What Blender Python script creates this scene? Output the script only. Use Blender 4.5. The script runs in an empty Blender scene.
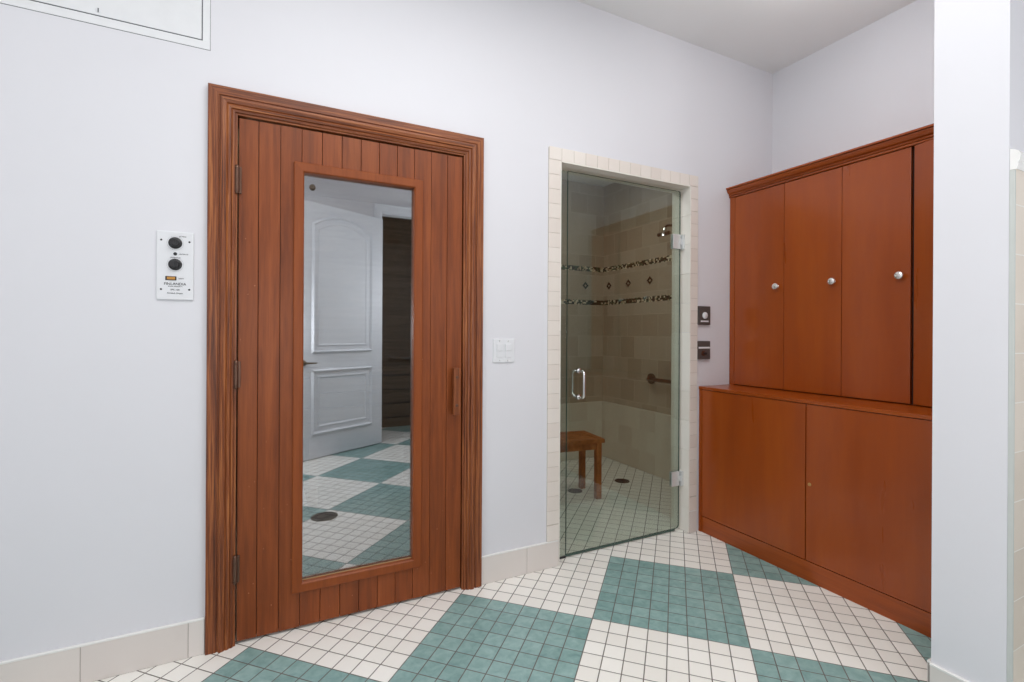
import bpy, bmesh, math, random
from mathutils import Vector, Matrix
random.seed(7)
S = bpy.context.scene
COL = S.collection

# ------------------------------------------------------------------ camera
YAW, ROLL, F = 0.46894, 0.0054247, 486.9
d = Vector((math.sin(YAW), math.cos(YAW), 0)); r = Vector((d.y, -d.x, 0)); up = Vector((0, 0, 1))
cr = r*math.cos(ROLL) + up*math.sin(ROLL); cu = -r*math.sin(ROLL) + up*math.cos(ROLL)
cam = bpy.data.cameras.new('camera'); co = bpy.data.objects.new('camera', cam); COL.objects.link(co)
m = Matrix((cr, cu, -d)).transposed().to_4x4(); m.translation = Vector((0, 0, 1.23)); co.matrix_world = m
cam.sensor_width = 36; cam.sensor_fit = 'HORIZONTAL'; cam.lens = F/1024*36
cam.shift_x = -3.57/1024; cam.shift_y = -8.48/1024; cam.clip_start = 0.02
S.camera = co

# ------------------------------------------------------------------ world, lights, exposure
S.view_settings.view_transform = 'Standard'; S.view_settings.look = 'None'
S.view_settings.gamma = 1; S.view_settings.use_curve_mapping = False
S.view_settings.exposure = 0.36
W = bpy.data.worlds.new('world'); S.world = W; W.use_nodes = True
W.node_tree.nodes['Background'].inputs[0].default_value = (0.8, 0.85, 0.9, 1)
W.node_tree.nodes['Background'].inputs[1].default_value = 0.3

def area(name, loc, size, power, color=(1, 1, 1), rot=(0, 0, 0)):
    l = bpy.data.lights.new(name, 'AREA'); l.shape = 'RECTANGLE'; l.size, l.size_y = size
    l.energy = power; l.color = color
    o = bpy.data.objects.new(name, l); COL.objects.link(o); o.location = loc; o.rotation_euler = rot
    return o
def point_light(name, loc, radius, power, color=(1, 1, 1)):
    l = bpy.data.lights.new(name, 'POINT'); l.shadow_soft_size = radius; l.energy = power; l.color = color
    o = bpy.data.objects.new(name, l); COL.objects.link(o); o.location = loc
    return o
area('ceiling_lamp', (0.65, 0.8, 3.0), (1.6, 1.2), 22)
area('ceiling_lamp', (-1.2, 0.6, 3.0), (1.4, 1.2), 9.5)
point_light('room_fill', (1.7, -0.6, 1.6), 0.15, 16)  # added fill without a fixture, brightens the wall end and its tiles
point_light('room_fill', (-0.03, -0.28, 1.25), 0.15, 15)  # added fill just behind the camera, lifts the lower back wall
point_light('niche_fill', (2.25, 1.25, 2.80), 0.1, 4.6)  # fill added out of view to brighten the right wall and ceiling corner
area('left_fill', (-2.3, -0.2, 1.6), (1.7, 1.8), 4, (0.9, 0.95, 1), (math.radians(90), 0, math.radians(-90)))  # soft fill added from the left; the wall has no window
area('shower_lamp', (1.9, 3.0, 2.69), (0.25, 0.25), 6)
point_light('sauna_fill', (-0.3, 3.0, 2.0), 0.06, 8, (1, 0.88, 0.76))  # warm fill added to make the sauna interior show through the glass

# ------------------------------------------------------------------ measurements
D = 2.195          # back wall plane
XB = 3.086         # right wall plane
ZC = 3.02          # ceiling
YR = -1.10         # rear wall
XL = -2.5          # left wall
XC = 2.397         # lower cabinet front
XU = 2.667         # upper cabinet front
TS = 0.07733       # floor tile pitch

# ------------------------------------------------------------------ node helpers
class NT:
    def __init__(s, name):
        s.m = bpy.data.materials.new(name); s.m.use_nodes = True; s.t = s.m.node_tree
        s.t.nodes.clear(); s.out = s.t.nodes.new('ShaderNodeOutputMaterial')
    def n(s, t, **k):
        x = s.t.nodes.new(t)
        for a, b in k.items(): setattr(x, a, b)
        return x
    def put(s, sock, v):
        if isinstance(v, bpy.types.NodeSocket): s.t.links.new(v, sock)
        elif v is not None:
            if isinstance(v, (tuple, list)) and len(v) == 3 and sock.type == 'RGBA': v = (*v, 1)
            sock.default_value = v
    def math(s, op, a, b=None, c=None, clamp=False):
        x = s.n('ShaderNodeMath', operation=op, use_clamp=clamp)
        for i, v in enumerate((a, b, c)):
            if v is not None: s.put(x.inputs[i], v)
        return x.outputs[0]
    def mix(s, f, a, b, mode='MIX'):
        x = s.n('ShaderNodeMix', data_type='RGBA', blend_type=mode)
        s.put(x.inputs[0], f); s.put(x.inputs[6], a); s.put(x.inputs[7], b)
        return x.outputs[2]
    def ramp(s, f, stops):
        x = s.n('ShaderNodeValToRGB'); s.put(x.inputs[0], f)
        e = x.color_ramp.elements
        while len(e) < len(stops): e.new(0.5)
        for i, (p, c) in enumerate(stops):
            e[i].position = p; e[i].color = (*c, 1) if len(c) == 3 else c
        return x.outputs[0]
    def noise(s, vec, scale, detail=3, rough=0.5, dist=0):
        x = s.n('ShaderNodeTexNoise'); s.put(x.inputs['Vector'], vec)
        x.inputs['Scale'].default_value = scale; x.inputs['Detail'].default_value = detail
        x.inputs['Roughness'].default_value = rough; x.inputs['Distortion'].default_value = dist
        return x.outputs['Fac']
    def scale(s, vec, sc):
        x = s.n('ShaderNodeVectorMath', operation='MULTIPLY'); s.put(x.inputs[0], vec); x.inputs[1].default_value = sc
        return x.outputs[0]
    def pos(s): return s.n('ShaderNodeTexCoord').outputs['Object']
    def wpos(s): return s.n('ShaderNodeNewGeometry').outputs['Position']
    def island(s): return s.n('ShaderNodeNewGeometry').outputs['Random Per Island']
    def bsdf(s, color, rough=0.5, metal=0, spec=0.5, bump=None, bs=0.1, bd=0.002, coat=0, coat_r=0.1):
        b = s.n('ShaderNodeBsdfPrincipled')
        s.put(b.inputs['Base Color'], color); s.put(b.inputs['Roughness'], rough)
        s.put(b.inputs['Metallic'], metal); b.inputs['Specular IOR Level'].default_value = spec
        b.inputs['Coat Weight'].default_value = coat; b.inputs['Coat Roughness'].default_value = coat_r
        if bump is not None:
            k = s.n('ShaderNodeBump'); k.inputs['Strength'].default_value = bs; k.inputs['Distance'].default_value = bd
            s.put(k.inputs['Height'], bump); s.t.links.new(k.outputs[0], b.inputs['Normal'])
        s.t.links.new(b.outputs[0], s.out.inputs[0])
        return s.m

def srgb(*c):
    return tuple((x/255/12.92 if x/255 <= 0.04045 else ((x/255+0.055)/1.055)**2.4) for x in c)

def simple(name, c, rough=0.5, metal=0, spec=0.5, var=0.04):
    t = NT(name)
    n = t.noise(t.pos(), 18, 3)
    c2 = tuple(x*(1-var*2) for x in c)
    return t.bsdf(t.mix(n, c2, c), rough, metal, spec)

def wood(name, dark, mid, light, grain=(38, 38, 1.6), rough=0.45, vary=0.35, spec=0.4, contrast=1.0, coat=0.0, specks=0, streak=0.5, plank=None):
    t = NT(name); p = t.pos(); isl = t.island()
    if plank:
        sx_ = t.n('ShaderNodeSeparateXYZ'); t.put(sx_.inputs[0], t.wpos())
        wn = t.n('ShaderNodeTexWhiteNoise', noise_dimensions='1D')
        t.put(wn.inputs['W'], t.math('FLOOR', t.math('DIVIDE', t.math('ADD', sx_.outputs[0], plank[0]), plank[1]))); isl = wn.outputs['Value']
    off = t.n('ShaderNodeVectorMath', operation='ADD')
    t.put(off.inputs[0], p)
    comb = t.n('ShaderNodeCombineXYZ'); t.put(comb.inputs[2], t.math('MULTIPLY', isl, 7.0)); t.put(comb.inputs[0], t.math('MULTIPLY', isl, 3.0))
    t.t.links.new(comb.outputs[0], off.inputs[1])
    v = t.scale(off.outputs[0], grain)
    n1 = t.noise(v, 1.0, 6, 0.62, 0.5)
    v2 = t.scale(off.outputs[0], tuple(g*5 for g in grain))
    n2 = t.noise(v2, 1.0, 3, 0.6)
    n3 = t.noise(off.outputs[0], 2.2, 2)
    f = t.math('ADD', t.math('MULTIPLY', n1, 0.7), t.math('MULTIPLY', n2, 0.3))
    w = 0.15/contrast
    c = t.ramp(f, [(0.5-w, dark), (0.5, mid), (0.5+w, light)])
    c = t.mix(t.math('MULTIPLY', n3, streak), c, tuple(x*0.72 for x in mid), 'MIX')
    br = t.n('ShaderNodeHueSaturation'); t.put(br.inputs['Color'], c)
    t.put(br.inputs['Value'], t.math('ADD', 1-vary/2, t.math('MULTIPLY', isl, vary)))
    col = br.outputs[0]
    if specks:
        vo = t.n('ShaderNodeTexVoronoi'); t.put(vo.inputs['Vector'], p); vo.inputs['Scale'].default_value = 46
        hit = t.math('LESS_THAN', vo.outputs['Distance'], 0.085)
        sp = t.n('ShaderNodeSeparateXYZ'); t.put(sp.inputs[0], p)
        keep = t.math('GREATER_THAN', t.noise(p, 30, 2), t.math('ADD', 0.56, t.math('MULTIPLY', sp.outputs[2], specks)))
        col = t.mix(t.math('MULTIPLY', hit, keep), col, srgb(190, 130, 95))
    return t.bsdf(col, t.math('ADD', rough-0.06, t.math('MULTIPLY', n2, 0.12)), 0, spec, bump=f, bs=0.25, bd=0.001, coat=coat, coat_r=0.15)

def paint(name, c, rough=0.55, bump=0.06):
    t = NT(name); p = t.wpos()
    n = t.noise(p, 3, 3); h = t.noise(p, 140, 3, 0.6)
    return t.bsdf(t.mix(n, tuple(x*0.975 for x in c), c), rough, 0, 0.35, bump=h, bs=bump, bd=0.001)

M = {}
M['wall'] = paint('white_wall_paint', srgb(227, 226.5, 231), 0.5)
M['ceiling'] = paint('white_ceiling_paint', srgb(240, 240, 240), 0.8)
M['dark_wall'] = paint('shadowy_room_paint', srgb(120, 112, 104), 0.8)
M['sauna_wood'] = wood('stained_sauna_door_boards', srgb(90, 38, 8), srgb(134, 65, 22), srgb(162, 86, 38), (26, 26, 1.5), 0.44, 0.17, 0.4, contrast=0.72, specks=0.09, plank=(0.039, 0.0787))
M['frame_wood'] = wood('stained_glazing_frame', srgb(114, 52, 16), srgb(142, 70, 25), srgb(158, 82, 33), (26, 26, 1.5), 0.45, 0.12, 0.35, contrast=0.7)
M['casing_wood'] = wood('streaky_door_casing', srgb(58, 24, 10), srgb(132, 70, 36), srgb(186, 116, 64), (120, 120, 2.4), 0.4, 0.1, 0.4, contrast=1.15)
M['casing_wood_flat'] = wood('streaky_head_casing', srgb(58, 24, 10), srgb(132, 70, 36), srgb(186, 116, 64), (2.4, 120, 120), 0.4, 0.1, 0.4, contrast=1.15)
M['cherry'] = wood('polished_cherry_veneer', srgb(136, 54, 0), srgb(156, 68, 0), srgb(172, 84, 4), (4, 4, 0.5), 0.3, 0.10, 0.5, contrast=0.7, coat=0.25)
M['cherry_rail'] = wood('polished_cherry_rail', srgb(122, 48, 0), srgb(156, 68, 2), srgb(174, 84, 8), (9, 0.9, 30), 0.3, 0.06, 0.5, contrast=0.8, coat=0.25)
M['teak'] = wood('teak_stool_wood', srgb(120, 66, 30), srgb(168, 100, 50), srgb(196, 126, 70), (14, 14, 6), 0.5, 0.2, 0.3)
M['cedar'] = wood('cedar_bench_boards', srgb(150, 134, 116), srgb(184, 168, 148), srgb(204, 188, 168), (1.6, 30, 30), 0.6, 0.25, 0.2)
M['gap'] = simple('shadow_gap_lining', srgb(38, 16, 10), 0.8)
M['chrome'] = simple('polished_chrome', (0.86, 0.86, 0.87), 0.12, 1)
M['nickel'] = simple('brushed_nickel', (0.85, 0.83, 0.8), 0.25, 0.9)
M['satin'] = simple('satin_hinge_metal', (0.75, 0.76, 0.76), 0.35, 0.4)
M['bronze'] = simple('aged_bronze', srgb(112, 84, 70), 0.4, 0.8)
M['steel_dark'] = simple('dark_steel', srgb(120, 108, 96), 0.3, 1)
M['brass'] = simple('brass_lock', srgb(214, 178, 120), 0.3, 1)
M['plastic_white'] = simple('white_plastic', srgb(232, 233, 236), 0.35)
M['plastic_black'] = simple('black_plastic', srgb(38, 38, 40), 0.4)
M['plate_grey'] = simple('grey_control_plate', srgb(96, 92, 90), 0.35, 0.3)
M['ink'] = simple('printed_ink', srgb(30, 30, 32), 0.6)
M['amber'] = simple('amber_rocker', srgb(196, 140, 62), 0.3)
M['drain'] = simple('drain_metal', srgb(70, 66, 58), 0.35, 0.9)
M['white_door'] = paint('white_panel_door_paint', srgb(226, 229, 235), 0.6, 0.02)
M['bright_trim'] = simple('bright_glazed_trim', srgb(244, 243, 240), 0.25)
M['hatch_white'] = simple('white_hatch_enamel', srgb(234, 235, 237), 0.4)
M['seam'] = simple('seam_line', srgb(90, 92, 98), 0.7)

def glass(name, tint, spec_gain, rough=0.0, base=0.0, body=None, bodyf=0.0):
    t = NT(name)
    ge = t.n('ShaderNodeNewGeometry')
    dt = t.n('ShaderNodeVectorMath', operation='DOT_PRODUCT'); t.put(dt.inputs[0], ge.outputs['Incoming']); t.put(dt.inputs[1], ge.outputs['Normal'])
    c = t.math('SUBTRACT', 1.0, t.math('ABSOLUTE', dt.outputs['Value']), clamp=True)
    fre = t.math('ADD', 0.04, t.math('MULTIPLY', t.math('POWER', c, 5.0), 0.96))
    f = t.math('ADD', t.math('MULTIPLY', fre, spec_gain), base, clamp=True)
    tr = t.n('ShaderNodeBsdfTransparent'); t.put(tr.inputs[0], tint)
    gl = t.n('ShaderNodeBsdfGlossy'); gl.inputs['Roughness'].default_value = rough; t.put(gl.inputs[0], (0.92, 0.96, 1.0))
    mx = t.n('ShaderNodeMixShader'); t.put(mx.inputs[0], f)
    t.t.links.new(tr.outputs[0], mx.inputs[1]); t.t.links.new(gl.outputs[0], mx.inputs[2])
    t.t.links.new(mx.outputs[0], t.out.inputs[0])
    return t.m
M['glass_shower'] = glass('green_tinted_shower_glass', (0.82, 0.86, 0.82), 1.5)
M['glass_sauna'] = glass('reflective_sauna_glass', (0.75, 0.75, 0.74), 2.0, base=0.27)
M['glass_edge'] = simple('green_glass_edge', srgb(70, 92, 84), 0.2)

def floor_mat():
    t = NT('mosaic_floor_tile'); sep = t.n('ShaderNodeSeparateXYZ'); t.put(sep.inputs[0], t.wpos())
    x = t.math('SUBTRACT', sep.outputs[0], 1.6871); y = t.math('SUBTRACT', sep.outputs[1], 2.1553)
    g = -0.78645; c, s_ = math.cos(g), math.sin(g)
    i = t.math('DIVIDE', t.math('ADD', t.math('MULTIPLY', x, c), t.math('MULTIPLY', y, s_)), TS)
    j = t.math('DIVIDE', t.math('ADD', t.math('MULTIPLY', x, s_), t.math('MULTIPLY', y, -c)), TS)
    fi = t.math('FLOOR', i); fj = t.math('FLOOR', j)
    def edge(v):
        f = t.math('FRACT', v)
        return t.math('MINIMUM', f, t.math('SUBTRACT', 1.0, f))
    e = t.math('MINIMUM', edge(i), edge(j))
    bi = t.math('FLOOR', t.math('DIVIDE', t.math('ADD', fi, 0.5), 8.0)); bj = t.math('FLOOR', t.math('DIVIDE', t.math('ADD', fj, 0.5), 8.0))
    sm = t.math('ADD', bi, bj)
    even = t.math('LESS_THAN', t.math('ABSOLUTE', t.math('SUBTRACT', t.math('FLOORED_MODULO', sm, 2.0), 0.0)), 0.5)
    green = t.math('MULTIPLY', even, t.math('GREATER_THAN', sm, -0.5))
    cell = t.n('ShaderNodeCombineXYZ'); t.put(cell.inputs[0], fi); t.put(cell.inputs[1], fj)
    wn = t.n('ShaderNodeTexWhiteNoise', noise_dimensions='2D'); t.put(wn.inputs['Vector'], cell.outputs[0])
    r1 = wn.outputs['Value']
    n = t.noise(t.wpos(), 26, 4, 0.6, 0.4)
    gmix = t.math('ADD', t.math('MULTIPLY', n, 0.85), t.math('MULTIPLY', r1, 0.18))
    gcol = t.ramp(gmix, [(0.25, srgb(112, 148, 145)), (0.5, srgb(138, 171, 168)), (0.8, srgb(162, 192, 188))])
    wcol = t.mix(r1, srgb(242, 239, 232), srgb(250, 248, 242))
    col = t.mix(green, wcol, gcol)
    gm = t.n('ShaderNodeMapRange', interpolation_type='SMOOTHSTEP'); t.put(gm.inputs[0], e)
    gm.inputs[1].default_value = 0.018; gm.inputs[2].default_value = 0.034
    grout = t.mix(t.noise(t.wpos(), 5, 3), srgb(78, 74, 70), srgb(130, 124, 116))
    col = t.mix(gm.outputs[0], grout, col)
    rgh = t.math('ADD', 0.62, t.math('MULTIPLY', gm.outputs[0], -0.3))
    hm = t.n('ShaderNodeMapRange', interpolation_type='SMOOTHSTEP'); t.put(hm.inputs[0], e)
    hm.inputs[1].default_value = 0.0; hm.inputs[2].default_value = 0.06
    hgt = t.math('ADD', hm.outputs[0], t.math('MULTIPLY', n, 0.15))
    return t.bsdf(col, rgh, 0, 0.4, bump=hgt, bs=0.35, bd=0.002)
M['floor'] = floor_mat()

def wall_tile(name, px, pz, ax, cols, grout, gw=0.02, mosaic=False, offz=0.0, stagger=0, rough=0.35):
    t = NT(name); sep = t.n('ShaderNodeSeparateXYZ'); t.put(sep.inputs[0], t.wpos())
    h = t.math('ADD', sep.outputs[ax], 0.0); z = sep.outputs[2]
    jz = t.math('DIVIDE', t.math('ADD', z, offz), pz); fz = t.math('FLOOR', jz)
    ix = t.math('DIVIDE', h, px)
    if stagger: ix = t.math('ADD', ix, t.math('MULTIPLY', t.math('FLOORED_MODULO', fz, 2.0), stagger))
    fx = t.math('FLOOR', ix)
    def edge(v, p):
        f = t.math('FRACT', v)
        return t.math('MULTIPLY', t.math('MINIMUM', f, t.math('SUBTRACT', 1.0, f)), p)
    e = t.math('MINIMUM', edge(ix, px), edge(jz, pz))
    cell = t.n('ShaderNodeCombineXYZ'); t.put(cell.inputs[0], fx); t.put(cell.inputs[1], fz)
    wn = t.n('ShaderNodeTexWhiteNoise', noise_dimensions='2D'); t.put(wn.inputs['Vector'], cell.outputs[0])
    n = t.noise(t.wpos(), 9, 4, 0.6)
    f = t.math('ADD', t.math('MULTIPLY', wn.outputs['Value'], 0.65), t.math('MULTIPLY', n, 0.35))
    col = t.ramp(f, [(0.1, cols[0]), (0.5, cols[1]), (0.9, cols[2])])
    gm = t.math('GREATER_THAN', e, 0.0016)
    col = t.mix(gm, grout, col)
    if mosaic:
        ms = 0.0155
        q = t.math('FLOOR', t.math('DIVIDE', h, ms)); w = t.math('FLOOR', t.math('DIVIDE', z, ms))
        c2 = t.n('ShaderNodeCombineXYZ'); t.put(c2.inputs[0], q); t.put(c2.inputs[1], w)
        w2 = t.n('ShaderNodeTexWhiteNoise', noise_dimensions='2D'); t.put(w2.inputs['Vector'], c2.outputs[0])
        mc = t.n('ShaderNodeValToRGB'); mc.color_ramp.interpolation = 'CONSTANT'
        t.put(mc.inputs[0], w2.outputs['Value'])
        stops = [(0, srgb(24, 48, 34)), (0.3, srgb(40, 36, 26)), (0.5, srgb(226, 214, 190)), (0.68, srgb(70, 96, 70)), (0.82, srgb(190, 170, 140))]
        el = mc.color_ramp.elements
        while len(el) < len(stops): el.new(0.9)
        for k, (p_, c_) in enumerate(stops): el[k].position = p_; el[k].color = (*c_, 1)
        for z0, z1 in ((1.508, 1.555), (1.838, 1.885)):
            band = t.math('MULTIPLY', t.math('GREATER_THAN', z, z0), t.math('LESS_THAN', z, z1))
            col = t.mix(band, col, mc.outputs[0])
    return t.bsdf(col, rough, 0, 0.4, bump=gm, bs=0.3, bd=0.001)
SC = (srgb(168, 152, 132), srgb(180, 165, 145), srgb(192, 178, 160))
LC = (srgb(206, 194, 178), srgb(216, 206, 191), srgb(224, 216, 202))
M['shower_tile_side'] = wall_tile('shower_side_wall_tile', 0.2, 0.2, 1, SC, srgb(208, 196, 178), mosaic=True, stagger=0.5)
M['shower_tile_low_side'] = wall_tile('pale_lower_side_tile', 0.2, 0.183, 1, LC, srgb(222, 214, 200), stagger=0.5)
M['shower_tile_low_back'] = wall_tile('pale_lower_back_tile', 0.2, 0.183, 0, LC, srgb(222, 214, 200), stagger=0.5)
M['shower_tile_back'] = wall_tile('shower_back_wall_tile', 0.2, 0.2, 0, SC, srgb(208, 196, 178), mosaic=True, stagger=0.5)
M['tub_tile'] = wall_tile('beige_surround_tile', 0.147, 0.147, 0, (srgb(214, 202, 186), srgb(226, 214, 199), srgb(234, 224, 211)), srgb(240, 236, 228), offz=0.0)
M['hall_tile'] = wall_tile('dark_hall_tile', 0.2, 0.2, 0, rough=0.7, cols= (srgb(50, 48, 47), srgb(56, 54, 52), srgb(62, 59, 56)), grout=srgb(34, 32, 30))

def tile_mat(name, a, b, c, rough=0.3):
    t = NT(name); n = t.noise(t.wpos(), 7, 3)
    f = t.math('ADD', t.math('MULTIPLY', t.island(), 0.6), t.math('MULTIPLY', n, 0.4))
    return t.bsdf(t.ramp(f, [(0.1, a), (0.5, b), (0.9, c)]), rough, 0, 0.45)
M['frame_tile'] = tile_mat('glazed_frame_tile', srgb(226, 216, 207), srgb(231, 222, 213), srgb(236, 229, 221))
M['base_tile'] = tile_mat('glazed_skirting_tile', srgb(218, 210, 205), srgb(224, 217, 211), srgb(229, 222, 217), 0.35)
M['jamb_tile'] = tile_mat('glazed_jamb_tile', srgb(232, 226, 216), srgb(238, 233, 224), srgb(242, 238, 230))
M['grout'] = simple('pale_grout', srgb(206, 197, 186), 0.8)
M['grout_dark'] = simple('skirting_grout', srgb(172, 164, 158), 0.8)
M['mosaic_green'] = simple('green_mosaic_chip', srgb(28, 46, 36), 0.25)

# ------------------------------------------------------------------ mesh helpers
class MB:
    def __init__(s): s.b = bmesh.new()
    def box(s, x0, x1, y0, y1, z0, z1, bev=0.0, rot=None, about=None):
        v = [s.b.verts.new(p) for p in ((x0,y0,z0),(x1,y0,z0),(x1,y1,z0),(x0,y1,z0),(x0,y0,z1),(x1,y0,z1),(x1,y1,z1),(x0,y1,z1))]
        fs = [s.b.faces.new([v[i] for i in f]) for f in ((3,2,1,0),(4,5,6,7),(0,1,5,4),(1,2,6,5),(2,3,7,6),(3,0,4,7))]
        allv = v
        if bev:
            es = list({e for f in fs for e in f.edges})
            rr = bmesh.ops.bevel(s.b, geom=es, offset=bev, segments=2, affect='EDGES', profile=0.6)
            allv = list({q for f in rr['faces'] for q in f.verts} | {q for q in v if q.is_valid})
        if rot is not None:
            bmesh.ops.rotate(s.b, verts=allv, cent=about, matrix=rot)
        return s
    def tube(s, pts, rad, n=16, cap=True):
        pts = [Vector(p) for p in pts]; rads = rad if isinstance(rad, (list, tuple)) else [rad]*len(pts)
        rings = []; prev = None
        for i, p in enumerate(pts):
            a = pts[max(i-1, 0)]; b = pts[min(i+1, len(pts)-1)]
            t = (b-a).normalized() if (b-a).length > 1e-9 else (prev_t)
            prev_t = t
            if prev is None:
                u = t.orthogonal().normalized()
            else:
                u = (prev - t*prev.dot(t)).normalized()
            prev = u; w = t.cross(u)
            rings.append([s.b.verts.new(p + (u*math.cos(2*math.pi*k/n) + w*math.sin(2*math.pi*k/n))*rads[i]) for k in range(n)])
        for A, B in zip(rings, rings[1:]):
            for k in range(n): s.b.faces.new((A[k], A[(k+1) % n], B[(k+1) % n], B[k]))
        if cap:
            s.b.faces.new(rings[0][::-1]); s.b.faces.new(rings[-1])
        return s
    def lathe(s, c, axis, prof, n=28):
        # prof: list of (distance along the axis, radius)
        c = Vector(c); a = Vector(axis).normalized(); u = a.orthogonal().normalized(); w = a.cross(u); rings = []
        for h, rr in prof:
            if rr < 1e-6: rings.append([s.b.verts.new(c + a*h)])
            else: rings.append([s.b.verts.new(c + a*h + (u*math.cos(2*math.pi*k/n) + w*math.sin(2*math.pi*k/n))*rr) for k in range(n)])
        for A, B in zip(rings, rings[1:]):
            for k in range(n):
                if len(A) == 1 and len(B) == 1: continue
                if len(A) == 1: s.b.faces.new((A[0], B[(k+1) % n], B[k]))
                elif len(B) == 1: s.b.faces.new((A[k], A[(k+1) % n], B[0]))
                else: s.b.faces.new((A[k], A[(k+1) % n], B[(k+1) % n], B[k]))
        return s
    def loft(s, secs, closed=True, caps=True):
        rings = [[s.b.verts.new(p) for p in sec] for sec in secs]; n = len(rings[0])
        for A, B in zip(rings, rings[1:]):
            for k in range(n if closed else n-1): s.b.faces.new((A[k], A[(k+1) % n], B[(k+1) % n], B[k]))
        if caps and closed:
            s.b.faces.new(rings[0][::-1]); s.b.faces.new(rings[-1])
        return s
    def build(s, name, mat, parent=None, smooth=False, local=False):
        bmesh.ops.recalc_face_normals(s.b, faces=s.b.faces)
        if parent is not None and not local:
            o = parent; off = Vector((0, 0, 0))
            while o is not None: off += o.location; o = o.parent
            for v in s.b.verts: v.co -= off
        me = bpy.data.meshes.new(name); s.b.to_mesh(me); s.b.free()
        me.materials.append(M[mat] if isinstance(mat, str) else mat)
        if smooth:
            for p in me.polygons: p.use_smooth = True
            try: me.set_sharp_from_angle(angle=math.radians(38))
            except Exception: pass
        o = bpy.data.objects.new(name, me); COL.objects.link(o); o.parent = parent
        return o

def tag(o, label=None, cat=None, group=None, kind=None):
    for k, v in (('label', label), ('category', cat), ('group', group), ('kind', kind)):
        if v: o[k] = v
    return o
def empty(name, loc, label, cat, group=None, kind=None, rz=0):
    o = bpy.data.objects.new(name, None); COL.objects.link(o); o.location = loc; o.rotation_euler = (0, 0, rz)
    o.empty_display_size = 0.1
    return tag(o, label, cat, group, kind)
def struct(name, mb, mat, label, cat):
    return tag(mb.build(name, mat), label, cat, kind='structure')
def text(name, body, size, mat, parent, loc, rot, depth=0.0004, align='CENTER'):
    c = bpy.data.curves.new(name, 'FONT'); c.body = body; c.size = size; c.extrude = depth; c.align_x = align; c.align_y = 'CENTER'
    t = bpy.data.objects.new(name+'_curve', c); COL.objects.link(t)
    me = bpy.data.meshes.new_from_object(t); bpy.data.objects.remove(t)
    me.name = name; me.materials.clear(); me.materials.append(M[mat])
    o = bpy.data.objects.new(name, me); COL.objects.link(o); o.parent = parent; o.location = loc; o.rotation_euler = rot
    return o
PI = math.pi

# ================================================================== ROOM SHELL
YS = D + 0.14       # back face of the back wall
# floor (one slab under everything)
struct('floor', MB().box(XL-.1, 3.3, -2.0, 4.3, -0.08, 0.0), 'floor', 'white floor of small diagonal mosaic tiles with green squares', 'floor')
struct('ceiling', MB().box(XL-.1, 3.3, YR-.1, D, ZC, ZC+.08), 'ceiling', 'plain white ceiling over the changing room', 'ceiling')
# back wall with two openings
b = MB()
b.box(XL, -0.14, D, YS, 0, ZC).box(-0.14, 0.85, D, YS, 2.095, ZC).box(0.85, 1.368, D, YS, 0, ZC).box(1.368, 2.3145, D, YS, 2.139, ZC).box(2.3145, XB+.1, D, YS, 0, ZC)
struct('wall_back', b, 'wall', 'white painted wall holding the wooden door and the tiled shower opening', 'wall')
struct('wall_right', MB().box(XB, XB+.1, YR, D, 0, ZC), 'wall', 'white painted wall rising behind the cherry cabinets', 'wall')
struct('wall_left', MB().box(XL-.1, XL, YR, YS, 0, ZC), 'wall', 'white painted wall at the far left of the room', 'wall')
b = MB().box(XL, 1.10, YR-.12, YR, 0, ZC).box(1.10, 2.02, YR-.12, YR, 2.57, ZC).box(2.02, XB+.1, YR-.12, YR, 0, ZC)
struct('wall_rear', b, 'wall', 'white wall with a dark doorway, seen only in the door glass', 'wall')
# dim room behind the doorway (reflected in the sauna glass)
b = MB().box(0.6, 2.9, -2.0, -1.92, 0, 2.7).box(0.5, 0.6, -2.0, YR-.12, 0, 2.7).box(2.9, 3.0, -2.0, YR-.12, 0, 2.7).box(0.5, 3.0, -2.0, YR-.12, 2.7, 2.78)
struct('wall_closet', b, 'hall_tile', 'dark tiled walls of the small room beyond the rear doorway', 'wall')
# partition stub
struct('wall_partition', MB().box(1.964, XB, 0.63, 0.815, 0, ZC), 'wall', 'narrow white wall end in front of the cabinets', 'wall')

# tiled face + cap on the near side of the partition
b = MB().box(1.972, XB-.005, 0.617, 0.6295, 0.0, 1.725, 0.001)
struct('trim_4', b, 'tub_tile', 'beige square wall tiles on the near side of the white wall end', 'tiling')
cap = [(0.6295, 1.722), (0.614, 1.722), (0.612, 1.732), (0.612, 1.742), (0.608, 1.748), (0.606, 1.764), (0.610, 1.774), (0.620, 1.781), (0.6295, 1.786)]
b = MB().loft([[(x, y, z) for y, z in cap] for x in (1.967, XB-.005)])
struct('trim_5', b, 'bright_trim', 'white moulded ledge capping the beige wall tiles', 'moulding')
# stub tile edge strip
struct('trim_6', MB().box(1.9642, 1.9715, 0.6175, 0.6295, 0.0, 1.72), simple('grey_green_edge_strip', srgb(204, 208, 204), 0.4), 'thin grey edge strip where the white wall end meets the beige tiles', 'strip')

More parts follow.
